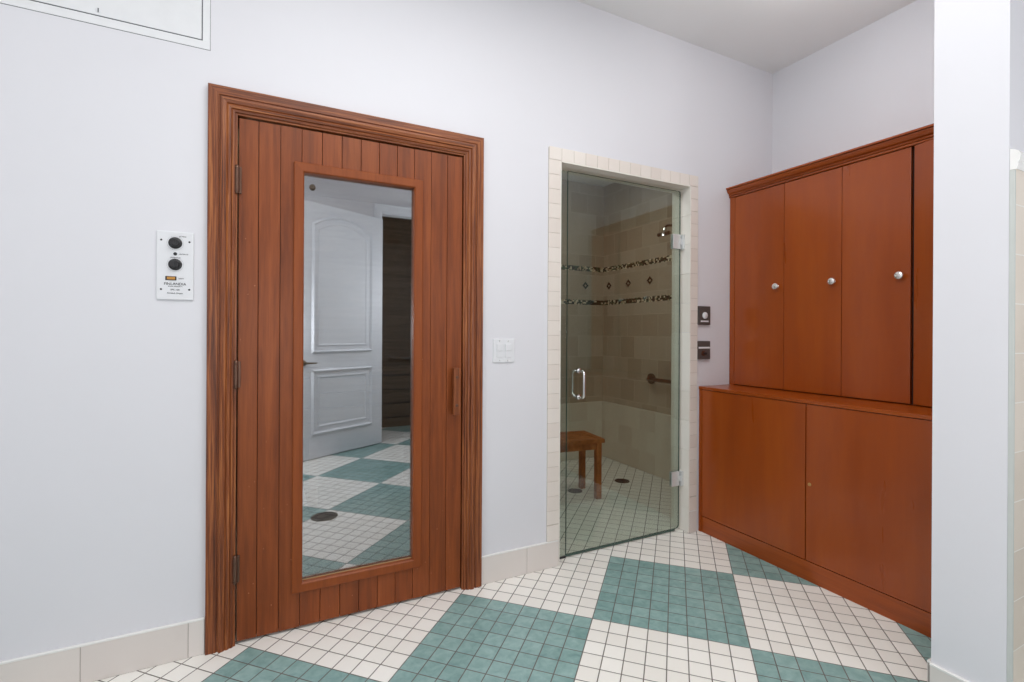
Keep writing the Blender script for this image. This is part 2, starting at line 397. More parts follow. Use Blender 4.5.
# baseboards: tile pieces with a light bead on top
def baseboard(name, segs, label, axis='x', face=D, sgn=-1, zt=0.138):
    root = empty(name, (segs[0][0] if axis == 'x' else face, face if axis == 'x' else segs[0][0], 0), label, 'baseboard', kind='structure')
    g = MB(); t = MB(); c = MB()
    for a, e in segs:
        a2, e2 = a+0.0009, e-0.0009
        if axis == 'x':
            t.box(a2, e2, min(face, face+sgn*.011), max(face, face+sgn*.011), 0.001, zt-.007, 0.0012)
        else:
            t.box(min(face, face+sgn*.011), max(face, face+sgn*.011), a2, e2, 0.001, zt-.007, 0.0012)
    A, E_ = segs[0][0], segs[-1][1]
    if axis == 'x':
        g.box(A, E_, min(face, face+sgn*.009), max(face, face+sgn*.009), 0.0, zt-.006)
        c.box(A, E_, min(face, face+sgn*.012), max(face, face+sgn*.012), zt-.007, zt, 0.002)
    else:
        g.box(min(face, face+sgn*.009), max(face, face+sgn*.009), A, E_, 0.0, zt-.006)
        c.box(min(face, face+sgn*.012), max(face, face+sgn*.012), A, E_, zt-.007, zt, 0.002)
    g.build('grout_bed', 'grout_dark', root); t.build('tile_row', 'base_tile', root); c.build('bead', 'bright_trim', root)
    return root
sx = [-2.49, -2.144, -1.831, -1.518, -1.205, -0.892, -0.578, -0.265, -0.2125]
baseboard('baseboard_back', list(zip(sx, sx[1:])), 'pale tile skirting left of the wooden door')
baseboard('baseboard_middle', [(0.926, 1.179), (1.179, 1.366)], 'pale tile skirting between the wooden door and the shower')
baseboard('baseboard_shower', [(2.316, 2.3725)], 'short pale skirting tile right of the shower opening')
baseboard('baseboard_partition', [(0.63, 0.815)], 'pale tile skirting wrapping the white wall end', 'y', 1.964, -1, 0.145)
baseboard('baseboard_niche', [(1.964, 2.10), (2.10, 2.39)], 'pale tile skirting on the hidden side of the wall end', 'x', 0.815, 1, 0.145)
baseboard('baseboard_rear', [(-2.49, -1.5), (-1.5, -0.5), (-0.5, 0.5), (0.5, 1.0)], 'pale tile skirting along the wall with the white door', 'x', YR, 1)

# ================================================================== SAUNA DOOR (door_1) and its casing (trim_1)
def casing_sweep(x0, x1, zt, face, prof, z0=0.0, sgn=-1):
    # prof (w outward from the opening, t thickness); returns left, head, right MBs
    n = len(prof)
    def sec(fx): return [fx(w, t) for w, t in prof]
    L = MB(); H = MB(); R = MB()
    L.loft([sec(lambda w, t: (x0-w, face+sgn*t, z0)), sec(lambda w, t: (x0-w, face+sgn*t, zt+w))])
    H.loft([sec(lambda w, t: (x0-w, face+sgn*t, zt+w)), sec(lambda w, t: (x1+w, face+sgn*t, zt+w))])
    R.loft([sec(lambda w, t: (x1+w, face+sgn*t, z0)), sec(lambda w, t: (x1+w, face+sgn*t, zt+w))])
    return L, H, R
CX0, CX1, CZ = -0.1125, 0.827, 2.073
prof = [(0, 0), (0, .008), (.007, .0085), (.0085, .014), (.016, .016), (.019, .014), (.021, .019), (.030, .022), (.034, .0195), (.037, .024), (.048, .0275), (.055, .026), (.058, .017), (.062, .017), (.0635, .021), (.097, .021), (.098, .019), (.098, 0)]
tr = empty('trim_1', (CX0, D, 0), 'dark-streaked stepped wooden casing around the wooden door', 'door casing', kind='structure')
L, H, R = casing_sweep(CX0, CX1, CZ, D, prof)
L.build('side_casing', 'casing_wood', tr); H.build('head_casing', 'casing_wood_flat', tr); R.build('side_casing', 'casing_wood', tr)
# dark gap lining (jamb) behind the casing
MB().box(CX0-.027, CX0-.0005, D+.001, YS, 0, CZ+.02).box(CX1+.0005, CX1+.022, D+.001, YS, 0, CZ+.02).box(CX0-.02, CX1+.02, D+.001, YS, CZ+.0005, CZ+.021).build('jamb', 'casing_wood', tr)

door = empty('door_1', (-0.109, D+.02, 0.01), 'reddish-brown plank door with a tall glass pane', 'door', kind='structure')
bounds = [-0.1085] + [-0.039+0.0787*k for k in range(11)] + [0.8235]
ZB, ZTOP = 0.011, 2.066
gx0, gx1, gz0, gz1 = 0.112, 0.596, 0.190, 1.892       # glass cutout
b = MB()
for a, e in zip(bounds, bounds[1:]):
    a1, e1 = a+.0009, e-.0009
    if a1 > gx0-.02 and e1 < gx1+.03:
        b.box(a1, e1, D, D+.02, ZB, gz0-.003, 0.0018); b.box(a1, e1, D, D+.02, gz1+.003, ZTOP, 0.0018)
    elif a1 < gx0-.02 and e1 > gx0:
        q = [(a1, ZB), (e1, ZB), (e1, gz0-.003), (gx0-.004, gz0-.003), (gx0-.004, gz1+.003), (e1, gz1+.003), (e1, ZTOP), (a1, ZTOP)]
        b.loft([[(x, D, z) for x, z in q], [(x, D+.02, z) for x, z in q]])
    elif a1 < gx1 and e1 > gx1:
        q = [(e1, ZB), (a1, ZB), (a1, gz0-.003), (gx1+.004, gz0-.003), (gx1+.004, gz1+.003), (a1, gz1+.003), (a1, ZTOP), (e1, ZTOP)]
        b.loft([[(x, D, z) for x, z in q], [(x, D+.02, z) for x, z in q]])
    else:
        b.box(a1, e1, D, D+.02, ZB, ZTOP, 0.0018)
b.build('plank_facing', 'sauna_wood', door)
b = MB().box(-.108, gx0, D+.0185, D+.044, ZB+.002, ZTOP-.002).box(gx1, .8225, D+.0185, D+.044, ZB+.002, ZTOP-.002).box(gx0, gx1, D+.0185, D+.044, ZB+.002, gz0).box(gx0, gx1, D+.0185, D+.044, gz1, ZTOP-.002)
b.build('door_core', 'gap', door)
# glazing frame with mitred corners
def mitre_frame(x0, x1, z0, z1, w, y0, y1, mat, parent, name='glazing_frame', chamf=0.003):
    b = MB()
    def sect(ox, oz, sxx, szz):
        pr = [(0, y1), (0, y0+chamf), (chamf, y0), (w-chamf*1.6, y0), (w, y0+chamf*1.6), (w, y1)]
        return [(ox+sxx*k, y, oz+szz*k) for k, y in pr]
    c = [sect(x0, z0, 1, 1), sect(x0, z1, 1, -1), sect(x1, z1, -1, -1), sect(x1, z0, -1, 1)]
    for k in range(4): b.loft([c[k], c[(k+1) % 4]], caps=True)
    return b.build(name, mat, parent)
mitre_frame(0.088, 0.6285, 0.154, 1.926, 0.0395, D-.012, D+.022, 'frame_wood', door)
b = MB().box(gx0, gx1, D+.018, D+.024, gz0, gz1)
b.build('glass_pane', 'glass_sauna', door)
b = MB().box(gx0, gx0+.005, D+.0125, D+.0175, gz0, gz1).box(gx1-.005, gx1, D+.0125, D+.0175, gz0, gz1).box(gx0+.005, gx1-.005, D+.0125, D+.0175, gz0, gz0+.005).box(gx0+.005, gx1-.005, D+.0125, D+.0175, gz1-.005, gz1)
b.build('glazing_bead', simple('tan_glazing_seal', srgb(176, 140, 96), 0.5), door)
# hinges
for z0, z1 in ((1.765, 1.877), (1.005, 1.115), (0.243, 0.355)):
    h = MB().lathe((-0.1135, D-.0125, z0), (0, 0, 1), [(0, 0), (0, .004), (.004, .0075), (.012, .008), (.0125, .0065), (.0135, .008), ((z1-z0)-.014, .008), ((z1-z0)-.0135, .0065), ((z1-z0)-.0125, .008), ((z1-z0)-.004, .0075), ((z1-z0), .004), ((z1-z0), 0)], 16)
    hb = h.build('hinge', 'bronze', door, smooth=True)
    MB().box(-.1295, -.1135, D-.012, D-.0085, z0+.004, z1-.004, .001).box(-.1135, -.0985, D-.006, D+.001, z0+.004, z1-.004, .001).build('hinge_leaf', 'bronze', hb)
# pull handle: wooden block with two plugs
pr_ = MB().box(0.770, 0.801, D-.044, D-.016, 0.842, 1.062, .003)
pull = pr_.build('pull_handle', 'casing_wood', door)
MB().box(0.777, 0.794, D-.017, D+.001, 0.858, 0.885, .001).box(0.782, 0.799, D-.017, D+.001, 1.018, 1.045, .001).build('standoff', 'gap', pull)
for z in (0.888, 1.020):
    MB().lathe((0.7855, D-.0435, z), (0, -1, 0), [(0, .0072), (.002, .0068), (.0032, .004), (.0034, 0)], 14).build('plug', 'bronze', pull, smooth=True)

# ================================================================== SAUNA INTERIOR (seen dimly through the glass)
b = MB().box(-.6, 2.0-.9, 4.15, 4.2, 0, 2.3).box(-.65, -.6, YS, 4.2, 0, 2.3).box(1.1, 1.15, YS, 4.2, 0, 2.3).box(-.65, 1.15, YS, 4.2, 2.3, 2.35)
struct('wall_sauna', b, 'cedar', 'pale board lining of the room behind the wooden door', 'wall')
bench = empty('sauna_bench', (0.25, 3.75, 0), 'pale slatted wooden bench dimly visible through the glass of the wooden door', 'bench')
b = MB()
for k in range(4): b.box(-.59, 1.09, 3.60, 3.62, 0.505+.102*k, 0.505+.102*k+.092, .003)
b.build('front_board', 'cedar', bench)
b = MB()
for k in range(5): b.box(-.59, 1.09, 3.60+.105*k, 3.60+.105*k+.095, 0.918, 0.945, .003)
b.build('seat_slat', 'cedar', bench)
for x in (-.56, .25, 1.02): MB().box(x, x+.06, 3.625, 4.10, 0, 0.917, .002).build('leg', 'cedar', bench)

# ================================================================== SHOWER: tiled frame (trim_2)
fr = empty('trim_2', (1.298, D, 0), 'border of small beige square tiles framing the shower opening', 'tile border', kind='structure')
g = MB().box(1.299, 1.369, D-.008, D+.0005, 0.138, 2.2).box(1.369, 2.314, D-.008, D+.0005, 2.137, 2.2).box(2.314, 2.372, D-.008, D+.0005, 0.138, 2.2)
g.build('grout_bed', 'grout', fr)
b = MB(); zj = [0.139, 0.225] + [2.137-.0767*k for k in range(24, -1, -1)]
for za, zb_ in zip(zj[1:], zj[2:]):
    b.box(1.2985, 1.3675, D-.0105, D-.004, za+.0011, zb_-.0011, .0014); b.box(2.3145, 2.3725, D-.0105, D-.004, za+.0011, zb_-.0011, .0014)
b.box(1.2985, 1.3675, D-.0105, D-.004, .1395, zj[2]-.076-.001, .0014).box(2.3145, 2.3725, D-.0105, D-.004, .1395, zj[2]-.076-.001, .0014) if zj[2]-.077 > .16 else None
xs = [1.2985+.0767*k for k in range(15)]; xs[-1] = 2.3725
for xa, xb_ in zip(xs, xs[1:]): b.box(xa+.0011, xb_-.0011, D-.0105, D-.004, 2.1385, 2.2045, .0014)
b.build('face_tile', 'frame_tile', fr)
# reveal tiles (jambs and head)
b = MB()
zz = [0.002, 0.147] + [0.147+.1815*k for k in range(1, 11)] + [2.137]
for za, zb_ in zip(zz, zz[1:]):
    if zb_-za < .01: continue
    b.box(1.368, 1.3745, D-.010, YS+.002, za+.0006, zb_-.0006, .001); b.box(2.3065, 2.314, D-.010, YS+.002, za+.0006, zb_-.0006, .001)
for k in range(6): b.box(1.3755+.155*k+.0006, 1.3755+.155*(k+1)-.0006, D-.010, YS+.002, 2.131, 2.139, .001)
b.build('reveal_tile', 'jamb_tile', fr)

# shower glass: fixed strip + hinged door
YG = D+.052
g = empty('window_1', (1.382, YG, 0.0), 'narrow fixed strip of green-tinted glass left of the glass shower door', 'glass panel', kind='structure')
MB().box(1.3765, 1.451, YG, YG+.009, 0.008, 2.112).build('glass_strip', 'glass_shower', g)
MB().box(1.3765, 1.451, YG-.001, YG+.010, 0.0, 0.008).build('seal', 'plastic_black', g)
MB().box(1.377, 1.408, YG-.007, YG+.016, 2.082, 2.110, .002).build('clip', 'chrome', g)
gd = empty('door_2', (2.288, YG, 0.012), 'frameless green-tinted glass shower door with chrome hinges', 'door', kind='structure')
# pane with rounded lower right corner
b = MB(); x0, x1, z0, z1, rr = 1.4555, 2.288, 0.016, 2.116, 0.022
out = [(x0, z0)] + [(x1-rr+rr*math.sin(a), z0+rr-rr*math.cos(a)) for a in [PI/2*k/8 for k in range(9)]] + [(x1-.01+.01*math.cos(a), z1-.01+.01*math.sin(a)) for a in [PI/2*k/8 for k in range(9)]] + [(x0, z1)]
b.loft([[(x, YG, z) for x, z in out], [(x, YG+.009, z) for x, z in out]])
b.build('glass_panel', 'glass_shower', gd)
b = MB(); e = 0.0006
pts = out[:1] + out
b.loft([[(x, YG-.0002, z), (x, YG+.0092, z), (x - (e if x > 2 else -e)*0, YG+.0092, z+e if z < .02 else z), (x-e*(1 if x > 2 else -1), YG-.0002, z+(e if z < .05 else (-e if z > 2.08 else 0)))] for x, z in out + out[:1]], caps=False)
b.build('glass_edge', 'glass_edge', gd)
MB().box(1.4515, 2.255, YG+.001, YG+.008, 0.004, 0.0155, .001).build('door_sweep', 'glass_edge', gd)
for zc in (1.800, 0.328):
    h = MB().box(2.222, 2.282, YG-.008, YG-.001, zc-.045, zc-.001+.046, .002).box(2.222, 2.282, YG+.010, YG+.017, zc-.045, zc+.045, .002)
    ho = h.build('hinge', 'satin', gd)
    MB().box(2.2885, 2.3060, YG-.020, YG+.026, zc-.045, zc+.045, .002).build('hinge_plate', 'satin', ho)
    MB().box(2.270, 2.290, YG-.012, YG+.020, zc-.018, zc+.018, .003).build('hinge_barrel', 'satin', ho)
# D-shaped pulls on both sides
def dpull(sg):
    xh, zA, zB_, off = 1.532, 0.875, 1.020, 0.052
    p = []
    y0 = YG if sg < 0 else YG+.009
    p.append((xh, y0, zA)); p.append((xh, y0+sg*(off-.02), zA))
    for k in range(1, 7):
        a = PI/2*k/6; p.append((xh, y0+sg*(off-.02+.02*math.sin(a)), zA+.02-.02*math.cos(a)))
    for k in range(0, 7):
        a = PI/2*k/6; p.append((xh, y0+sg*(off-.02+.02*math.cos(a)), zB_-.02+.02*math.sin(a)))
    p.append((xh, y0, zB_))
    o = MB().tube(p, .0078, 14).build('pull_handle', 'chrome', gd, smooth=True)
    for z in (zA, zB_): MB().lathe((xh, y0, z), (0, sg, 0), [(0, .014), (.006, .014), (.008, .010), (.008, 0)], 18).build('rosette', 'chrome', o, smooth=True)
dpull(-1); dpull(1)

# shower room shell
XS, YB = 3.0, 3.97
struct('wall_shower_right', MB().box(XS, XS+.08, YS, YB+.08, 0, 2.7), 'shower_tile_side', 'beige tiled shower side wall with two dark mosaic bands', 'wall')
struct('wall_shower_back', MB().box(1.16, XS, YB, YB+.08, 0, 2.7), 'shower_tile_back', 'beige tiled far shower wall with two dark mosaic bands', 'wall')
struct('wall_shower_left', MB().box(1.16, 1.24, YS, YB, 0, 2.7), 'shower_tile_side', 'beige tiled shower wall on the left, out of sight', 'wall')
struct('ceiling_shower', MB().box(1.16, XS+.08, YS, YB+.08, 2.7, 2.78), 'ceiling', 'low pale ceiling inside the shower', 'ceiling')
b = MB().box(XS-.022, XS, YS+.002, YB, 0.001, 0.548, .004)
struct('trim_7', b, 'shower_tile_low_side', 'slightly thicker band of tile along the foot of the shower side wall', 'tiling')
b = MB().box(1.245, XS-.0225, YB-.022, YB, 0.001, 0.548, .004)
struct('trim_8', b, 'shower_tile_low_back', 'slightly thicker band of tile along the foot of the far shower wall', 'tiling')
# diamond insets
def diamond(kind, u):
    b = MB(); s_ = .0135
    for a in (-1, 0, 1):
        for c in (-1, 0, 1):
            if a == 0 and c == 0 or (abs(a) == 1 and abs(c) == 1 and a*c > 0 and False): continue
            du = (a-c)*s_*.95; dz = (a+c)*s_*.95
            for_ = [(du+k*math.cos(t_), dz+k*math.sin(t_)) for k in (s_*.8,) for t_ in (0, PI/2, PI, 3*PI/2)]
            if kind == 'side': b.loft([[(XS+.001, u+p, 1.697+q_) for p, q_ in for_], [(XS-.004, u+p, 1.697+q_) for p, q_ in for_]])
            else: b.loft([[(u+p, YB+.001, 1.697+q_) for p, q_ in for_], [(u+p, YB-.004, 1.697+q_) for p, q_ in for_]])
    return b
for i, (k, u, w) in enumerate((('side', 3.88, 'nearest the corner'), ('side', 3.59, 'in the middle of the side wall'), ('side', 3.30, 'nearest the shower head'), ('back', 2.78, 'on the far wall left of the corner'), ('back', 2.45, 'on the far wall farther left'))):
    tag(diamond(k, u).build('mosaic_inset', 'mosaic_green'), 'small dark diamond mosaic inset between the shower bands, ' + w, 'tile inset', 'diamond insets on the shower walls', kind='structure')

# shower head
hy0 = 2.975
sh = empty('shower_fixture', (XS, hy0, 2.02), 'dark chrome shower head on the tiled side wall by the upper door hinge', 'shower head')
MB().lathe((XS, hy0, 2.10), (-1, 0, 0), [(0, .03), (.004, .03), (.012, .014), (.014, 0)], 20).build('flange', 'steel_dark', sh, smooth=True)
MB().tube([(XS, hy0, 2.10), (XS-.06, hy0+.01, 2.115), (XS-.10, hy0+.02, 2.112), (XS-.12, hy0+.025, 2.09)], .010, 12).build('arm', 'steel_dark', sh, smooth=True)
MB().lathe((XS-.12, hy0+.025, 2.092), (-.1, 0, -1), [(0, 0), (0, .014), (.012, .016), (.034, .015), (.044, .022), (.058, .027), (.075, .028), (.078, 0)], 24).build('head', 'chrome', sh, smooth=True)
MB().tube([(XS-.125, hy0-.03, 2.043), (XS-.125, hy0+.09, 2.043)], [.016, .016], 14).build('side_jet', 'steel_dark', sh, smooth=True)
# grab bar in the shower
gb = empty('grab_bar', (XS, 3.2, 0.83), 'dark metal grab bar on the tiled side wall of the shower', 'grab bar')
bar = [(XS, 3.27, .832), (XS-.04, 3.27, .832), (XS-.052, 3.262, .832), (XS-.055, 3.245, .832), (XS-.055, 2.62, .832), (XS-.052, 2.602, .832), (XS-.04, 2.595, .832), (XS, 2.595, .832)]
MB().tube(bar, .0155, 14).build('rail', 'steel_dark', gb, smooth=True)
for y in (3.27, 2.595): MB().lathe((XS, y, .832), (-1, 0, 0), [(0, .046), (.014, .046), (.020, .038), (.020, 0)], 28).build('flange', 'steel_dark', gb, smooth=True)

# drains
def drain(x, y, rad, label):
    t = empty('floor_drain', (x, y, 0), label, 'drain')
    MB().lathe((x, y, -.002), (0, 0, 1), [(0, rad), (.0045, rad), (.005, rad*.9), (.0042, rad*.86), (.004, 0)], 32).build('rim', 'drain', t, smooth=True)
    b = MB()
    for k in range(-4, 5):
        hw = math.sqrt(max(0, (rad*.8)**2-(k*rad*.17)**2))
        if hw > .004: b.box(x-hw, x+hw, y+k*rad*.17-rad*.045, y+k*rad*.17+rad*.045, .0018, .0029)
    b.build('slots', 'plastic_black', t)
drain(2.626, 3.209, .062, 'round metal floor drain in the middle of the shower')
drain(2.13, 3.166, .056, 'round metal floor drain beside the wooden stool in the shower')
drain(0.335, 0.97, .085, 'round metal floor drain in front of the wooden door, seen in its glass')

# teak stool
sa = math.radians(6)
st = empty('shower_stool', (2.03, 3.10, 0), 'small slatted teak stool standing in the shower', 'stool', rz=-math.radians(7))
def lbox(name, mat, a, parent=st, bev=.003):
    return MB().box(*a, bev).build(name, mat, parent, local=True)
for sx_ in (-1, 1):
    for sy_ in (-1, 1):
        lbox('leg', 'teak', (sx_*.176-.021, sx_*.176+.021, sy_*.125-.021, sy_*.125+.021, 0, .418))
for sy_ in (-1, 1): lbox('apron', 'teak', (-.155, .155, sy_*.125-.010, sy_*.125+.010, .365, .418))
for sx_ in (-1, 1): lbox('apron', 'teak', (sx_*.176-.010, sx_*.176+.010, -.104, .104, .365, .418))
fr_ = MB().box(-.213, -.165, -.165, .165, .4185, .448, .003).box(.165, .213, -.165, .165, .4185, .448, .003).box(-.1645, .1645, -.165, -.122, .4185, .448, .003).box(-.1645, .1645, .122, .165, .4185, .448, .003)
fr_.build('seat_frame', 'teak', st, local=True)
for k in range(4): lbox('slat', 'teak', (-.1645, .1645, -.1165+.0605*k, -.1165+.0605*k+.051, .422, .444), bev=.002)

# ================================================================== CABINETS
YN = 0.8225    # near end of the cabinets, against the partition
lc = empty('base_cabinet', (XC, 1.5, 0), 'wide low cherry cabinet with two large flat doors', 'cabinet')
YF = D-.003
MB().box(XC+.02, XB-.004, YN, YF, .0, .882).build('carcass', 'gap', lc)
MB().box(XC, XC+.0195, YF-.020, YF, 0, .883, .0012).build('side_panel', 'cherry', lc)
MB().box(XC+.003, XC+.0195, YN, YF-.021, .0, .098, .0012).build('plinth', 'cherry_rail', lc)
MB().box(XC+.002, XC+.0195, YN, YF-.021, .870, .880).build('rail', 'gap', lc)
MB().box(XC-.004, XB-.004, YN, YF, .8835, .902, .002).build('countertop', 'cherry_rail', lc)
d1 = MB().box(XC, XC+.019, 1.517, YF-.0225, .1025, .8805, .0012).build('door', 'cherry', lc)
d2 = MB().box(XC, XC+.019, YN, 1.512, .1025, .8805, .0012).build('door', 'cherry', lc)
MB().lathe((XC+.001, 1.494, .484), (-1, 0, 0), [(0, .0085), (.0025, .0085), (.0035, .0065), (.003, .0045), (.003, 0)], 20).build('lock', 'brass', d2, smooth=True)

uc = empty('wall_cabinet', (XU, 1.5, .902), 'tall upper cherry cabinet with knobbed doors and a crown moulding', 'cabinet')
MB().box(XU+.022, XB-.004, YN, YF, .9025, 2.118).build('carcass', 'gap', uc)
MB().box(XU, XB-.005, YF-.0005, YF, .9025, 2.118).build('end_skin', 'cherry', uc)
MB().box(XU, XU+.0215, YF-.036, YF-.001, .9025, 2.118, .0012).build('side_panel', 'cherry', uc)
cp = [(.036, 0), (.036, .000), (0, .0)]
cr_ = [(0.03, 2.1085), (-.005, 2.1085), (-.008, 2.112), (-.008, 2.117), (-.004, 2.1185), (-.004, 2.1205), (-.012, 2.122), (-.014, 2.127), (-.010, 2.129), (-.010, 2.131), (-.021, 2.136), (-.0265, 2.144), (-.030, 2.153), (-.0305, 2.156), (-.026, 2.157), (-.026, 2.159), (-.038, 2.160), (-.038, 2.169), (0.03, 2.169)]
b = MB().loft([[(XU+a, y, z) for a, z in cr_] for y in (YN, D-.0015)])
b.build('crown_moulding', 'cherry_rail', uc)
MB().box(XU+.031, XB-.004, YN, YF, 2.1185, 2.162).build('top_panel', 'cherry_rail', uc)
yd = [(YF-.0385, 1.8215), (1.8185, 1.5015), (1.4985, 1.1935)]
def knob(x, y, z, parent, rot=None):
    b = MB().lathe((x, y, z), (-1, 0, 0), [(0, .009), (.003, .0085), (.005, .0055), (.014, .0055), (.018, .013), (.021, .0180), (.024, .0188), (.028, .0168), (.031, .010), (.032, 0)], 26)
    return b.build('knob', 'nickel', parent, smooth=True)
for i, (ya, yb) in enumerate(yd):
    dd = MB().box(XU, XU+.019, yb, ya, .907, 2.1055, .0012).build('door', 'cherry', uc)
    knob(XU, yb+.037, 1.509, dd)
# the fourth door stands slightly ajar, hinged on its far edge
TH = math.radians(13)
hx, hy = XU-.003, 1.179
dd = bpy.data.objects.new('door', None)
b = MB().box(0, .019, -.300, 0, .907-.0, 2.1055, .0012)
bmesh.ops.rotate(b.b, verts=b.b.verts[:], cent=(0, 0, 0), matrix=Matrix.Rotation(-TH, 3, 'Z'))
bmesh.ops.translate(b.b, verts=b.b.verts[:], vec=(hx, hy, 0))
dd = b.build('door', 'cherry', uc)
p = Matrix.Rotation(-TH, 3, 'Z') @ Vector((0, -.265, 0)) + Vector((hx, hy, 1.509))
kb = MB().lathe(p, Matrix.Rotation(-TH, 3, 'Z') @ Vector((-1, 0, 0)), [(0, .009), (.003, .0085), (.005, .0055), (.014, .0055), (.018, .013), (.021, .0180), (.024, .0188), (.028, .0168), (.031, .010), (.032, 0)], 26)
kb.build('knob', 'nickel', dd, smooth=True)

# ================================================================== WALL FITTINGS
# sauna control panel
cx0, cx1, cz0, cz1 = -0.3695, -0.2545, 1.345, 1.599
cpn = empty('sauna_control', (-.312, D, 1.47), 'white wall control plate with two black dials left of the wooden door', 'control panel')
MB().box(cx0, cx1, D-.007, D, cz0, cz1, .003).build('plate', 'plastic_white', cpn)
for z in (1.556, 1.476):
    k = MB().lathe((-.312, D-.0065, z), (0, -1, 0), [(0, .0215), (.003, .0215), (.005, .019), (.006, .0145), (.016, .0135), (.0175, .012), (.0175, 0)], 28).build('dial', 'plastic_black', cpn, smooth=True)
    MB().box(-.3145, -.3095, D-.027, D-.023, z-.012, z+.012, .001).build('grip', 'plastic_black', k)
MB().lathe((-.312, D-.0065, 1.5155), (0, -1, 0), [(0, .006), (.002, .006), (.003, 0)], 14).build('indicator', 'plastic_black', cpn, smooth=True)
rk = MB().box(-.342, -.308, D-.009, D-.0065, 1.417, 1.432, .001).build('rocker_switch', 'plastic_black', cpn)
MB().box(-.337, -.3115, D-.0115, D-.0085, 1.4195, 1.4295, .001).build('rocker_lamp', 'amber', rk)
for x, z in ((-.355, 1.565), (-.268, 1.563), (-.355, 1.383), (-.268, 1.384)):
    MB().lathe((x, D-.0068, z), (0, -1, 0), [(0, .0036), (.001, .0034), (.0018, .0015), (.0018, 0)], 12).build('screw', 'plastic_black', cpn, smooth=True)
def ltx(body, size, x, z, mat='ink', al='CENTER', par=cpn, y=D-.0075):
    text('lettering', body, size, mat, par, (x-par.location.x, y-par.location.y, z-par.location.z), (PI/2, 0, 0), .0003, al)
ltx('FINLANDIA', .0135, -.312, 1.4035); ltx('SAUNA PRODUCTS', .005, -.312, 1.3945); ltx('SPC-100', .008, -.312, 1.382); ltx('Portland, Oregon', .0068, -.312, 1.3695)
ltx('60 MINS', .0062, -.300, 1.581, al='LEFT'); ltx('HEATER ON', .0052, -.300, 1.5155, al='LEFT'); ltx('TEMPERATURE', .005, -.312, 1.5015); ltx('LIGHT', .006, -.302, 1.424, al='LEFT')
for zc in (1.556, 1.476):
    b = MB()
    b.lathe((-.312, D-.0068, zc), (0, -1, 0), [(0, .0262), (.0005, .0262), (.0005, .0256), (0, .0256)], 40)
    b.build('scale_ring', simple('pale_scale_ink', srgb(170, 172, 176), 0.6), cpn)

# double light switch
sw = empty('light_switch', (1.0445, D, 1.14), 'white double rocker light switch between wooden door and shower', 'light switch')
MB().box(.986, 1.103, D-.006, D, 1.081, 1.198, .0025).build('plate', 'plastic_white', sw)
for x in (1.021, 1.067):
    k = MB().box(x-.0165, x+.0165, D-.0085, D-.0055, 1.106, 1.173, .001)
    kk = k.build('rocker', 'plastic_white', sw)
    MB().box(x-.0165, x+.0165, D-.0112, D-.0085, 1.139, 1.172, .001).build('rocker_top', 'plastic_white', kk)
    for z in (1.188, 1.091): MB().lathe((x, D-.0058, z), (0, -1, 0), [(0, .003), (.001, .0028), (.0015, 0)], 10).build('screw', 'nickel', sw, smooth=True)

# two steam / shower control plates
c1 = empty('shower_control', (2.43, D, 1.34), 'upper grey control plate with a white button right of the shower', 'control plate')
MB().box(2.3735, 2.480, D-.014, D, 1.284, 1.401, .002).build('plate', 'plate_grey', c1)
MB().box(2.380, 2.474, D-.0165, D-.0135, 1.292, 1.392, .002).build('bezel', 'plate_grey', c1)
MB().lathe((2.428, D-.016, 1.343), (0, -1, 0), [(0, .021), (.006, .020), (.009, .014), (.0095, 0)], 24).build('button', 'plastic_white', c1, smooth=True)
MB().box(2.393, 2.460, D-.0172, D-.016, 1.302, 1.311).build('label_strip', 'plastic_white', c1)
c2 = empty('shower_control', (2.43, D, 1.125), 'lower grey control plate with a black slot right of the shower', 'control plate')
MB().box(2.3735, 2.480, D-.014, D, 1.069, 1.183, .002).build('plate', 'plate_grey', c2)
MB().box(2.378, 2.476, D-.016, D-.0135, 1.136, 1.147, .001).build('label_strip', 'plastic_white', c2)
MB().lathe((2.419, D-.0135, 1.107), (0, -1, 0), [(0, .017), (.003, .016), (.004, .013), (.004, 0)], 24).build('ring', 'bronze', c2, smooth=True)
MB().box(2.418, 2.446, D-.0205, D-.0165, 1.099, 1.113, .001).build('slot', 'plastic_black', c2)

# access panel high on the wall
ap = empty('access_panel', (-.6, D, 2.6), 'white access hatch with a small latch, high on the wall at left', 'access panel')
ax0, ax1, az0, az1 = -1.12, -.206, 2.304, 2.92
b = MB().box(ax0, ax1, D-.0025, D, az0, az0+.030, .0007).box(ax0, ax1, D-.0025, D, az1-.03, az1, .0007).box(ax0, ax0+.024, D-.0025, D, az0+.03, az1-.03, .0007).box(ax1-.024, ax1, D-.0025, D, az0+.03, az1-.03, .0007)
b.build('frame', 'hatch_white', ap)
MB().box(ax0-.0012, ax1+.0012, D-.0006, D, az0-.0012, az1+.0012).build('outline', 'seam', ap)
MB().box(ax0+.02, ax1-.02, D-.0008, D, az0+.025, az1-.025).build('gap', 'seam', ap)
hd = MB().box(ax0+.0275, ax1-.0275, D-.0035, D-.0005, az0+.0335, az1-.0335, .0008).build('door', 'hatch_white', ap)
MB().lathe((-.540, D-.0034, 2.354), (0, -1, 0), [(0, .009), (.001, .009), (.0016, .0075), (.0016, 0)], 20).build('latch', 'plastic_white', hd, smooth=True)
MB().box(-.5415, -.5385, D-.0062, D-.005, 2.347, 2.361).build('latch_slot', 'seam', hd)

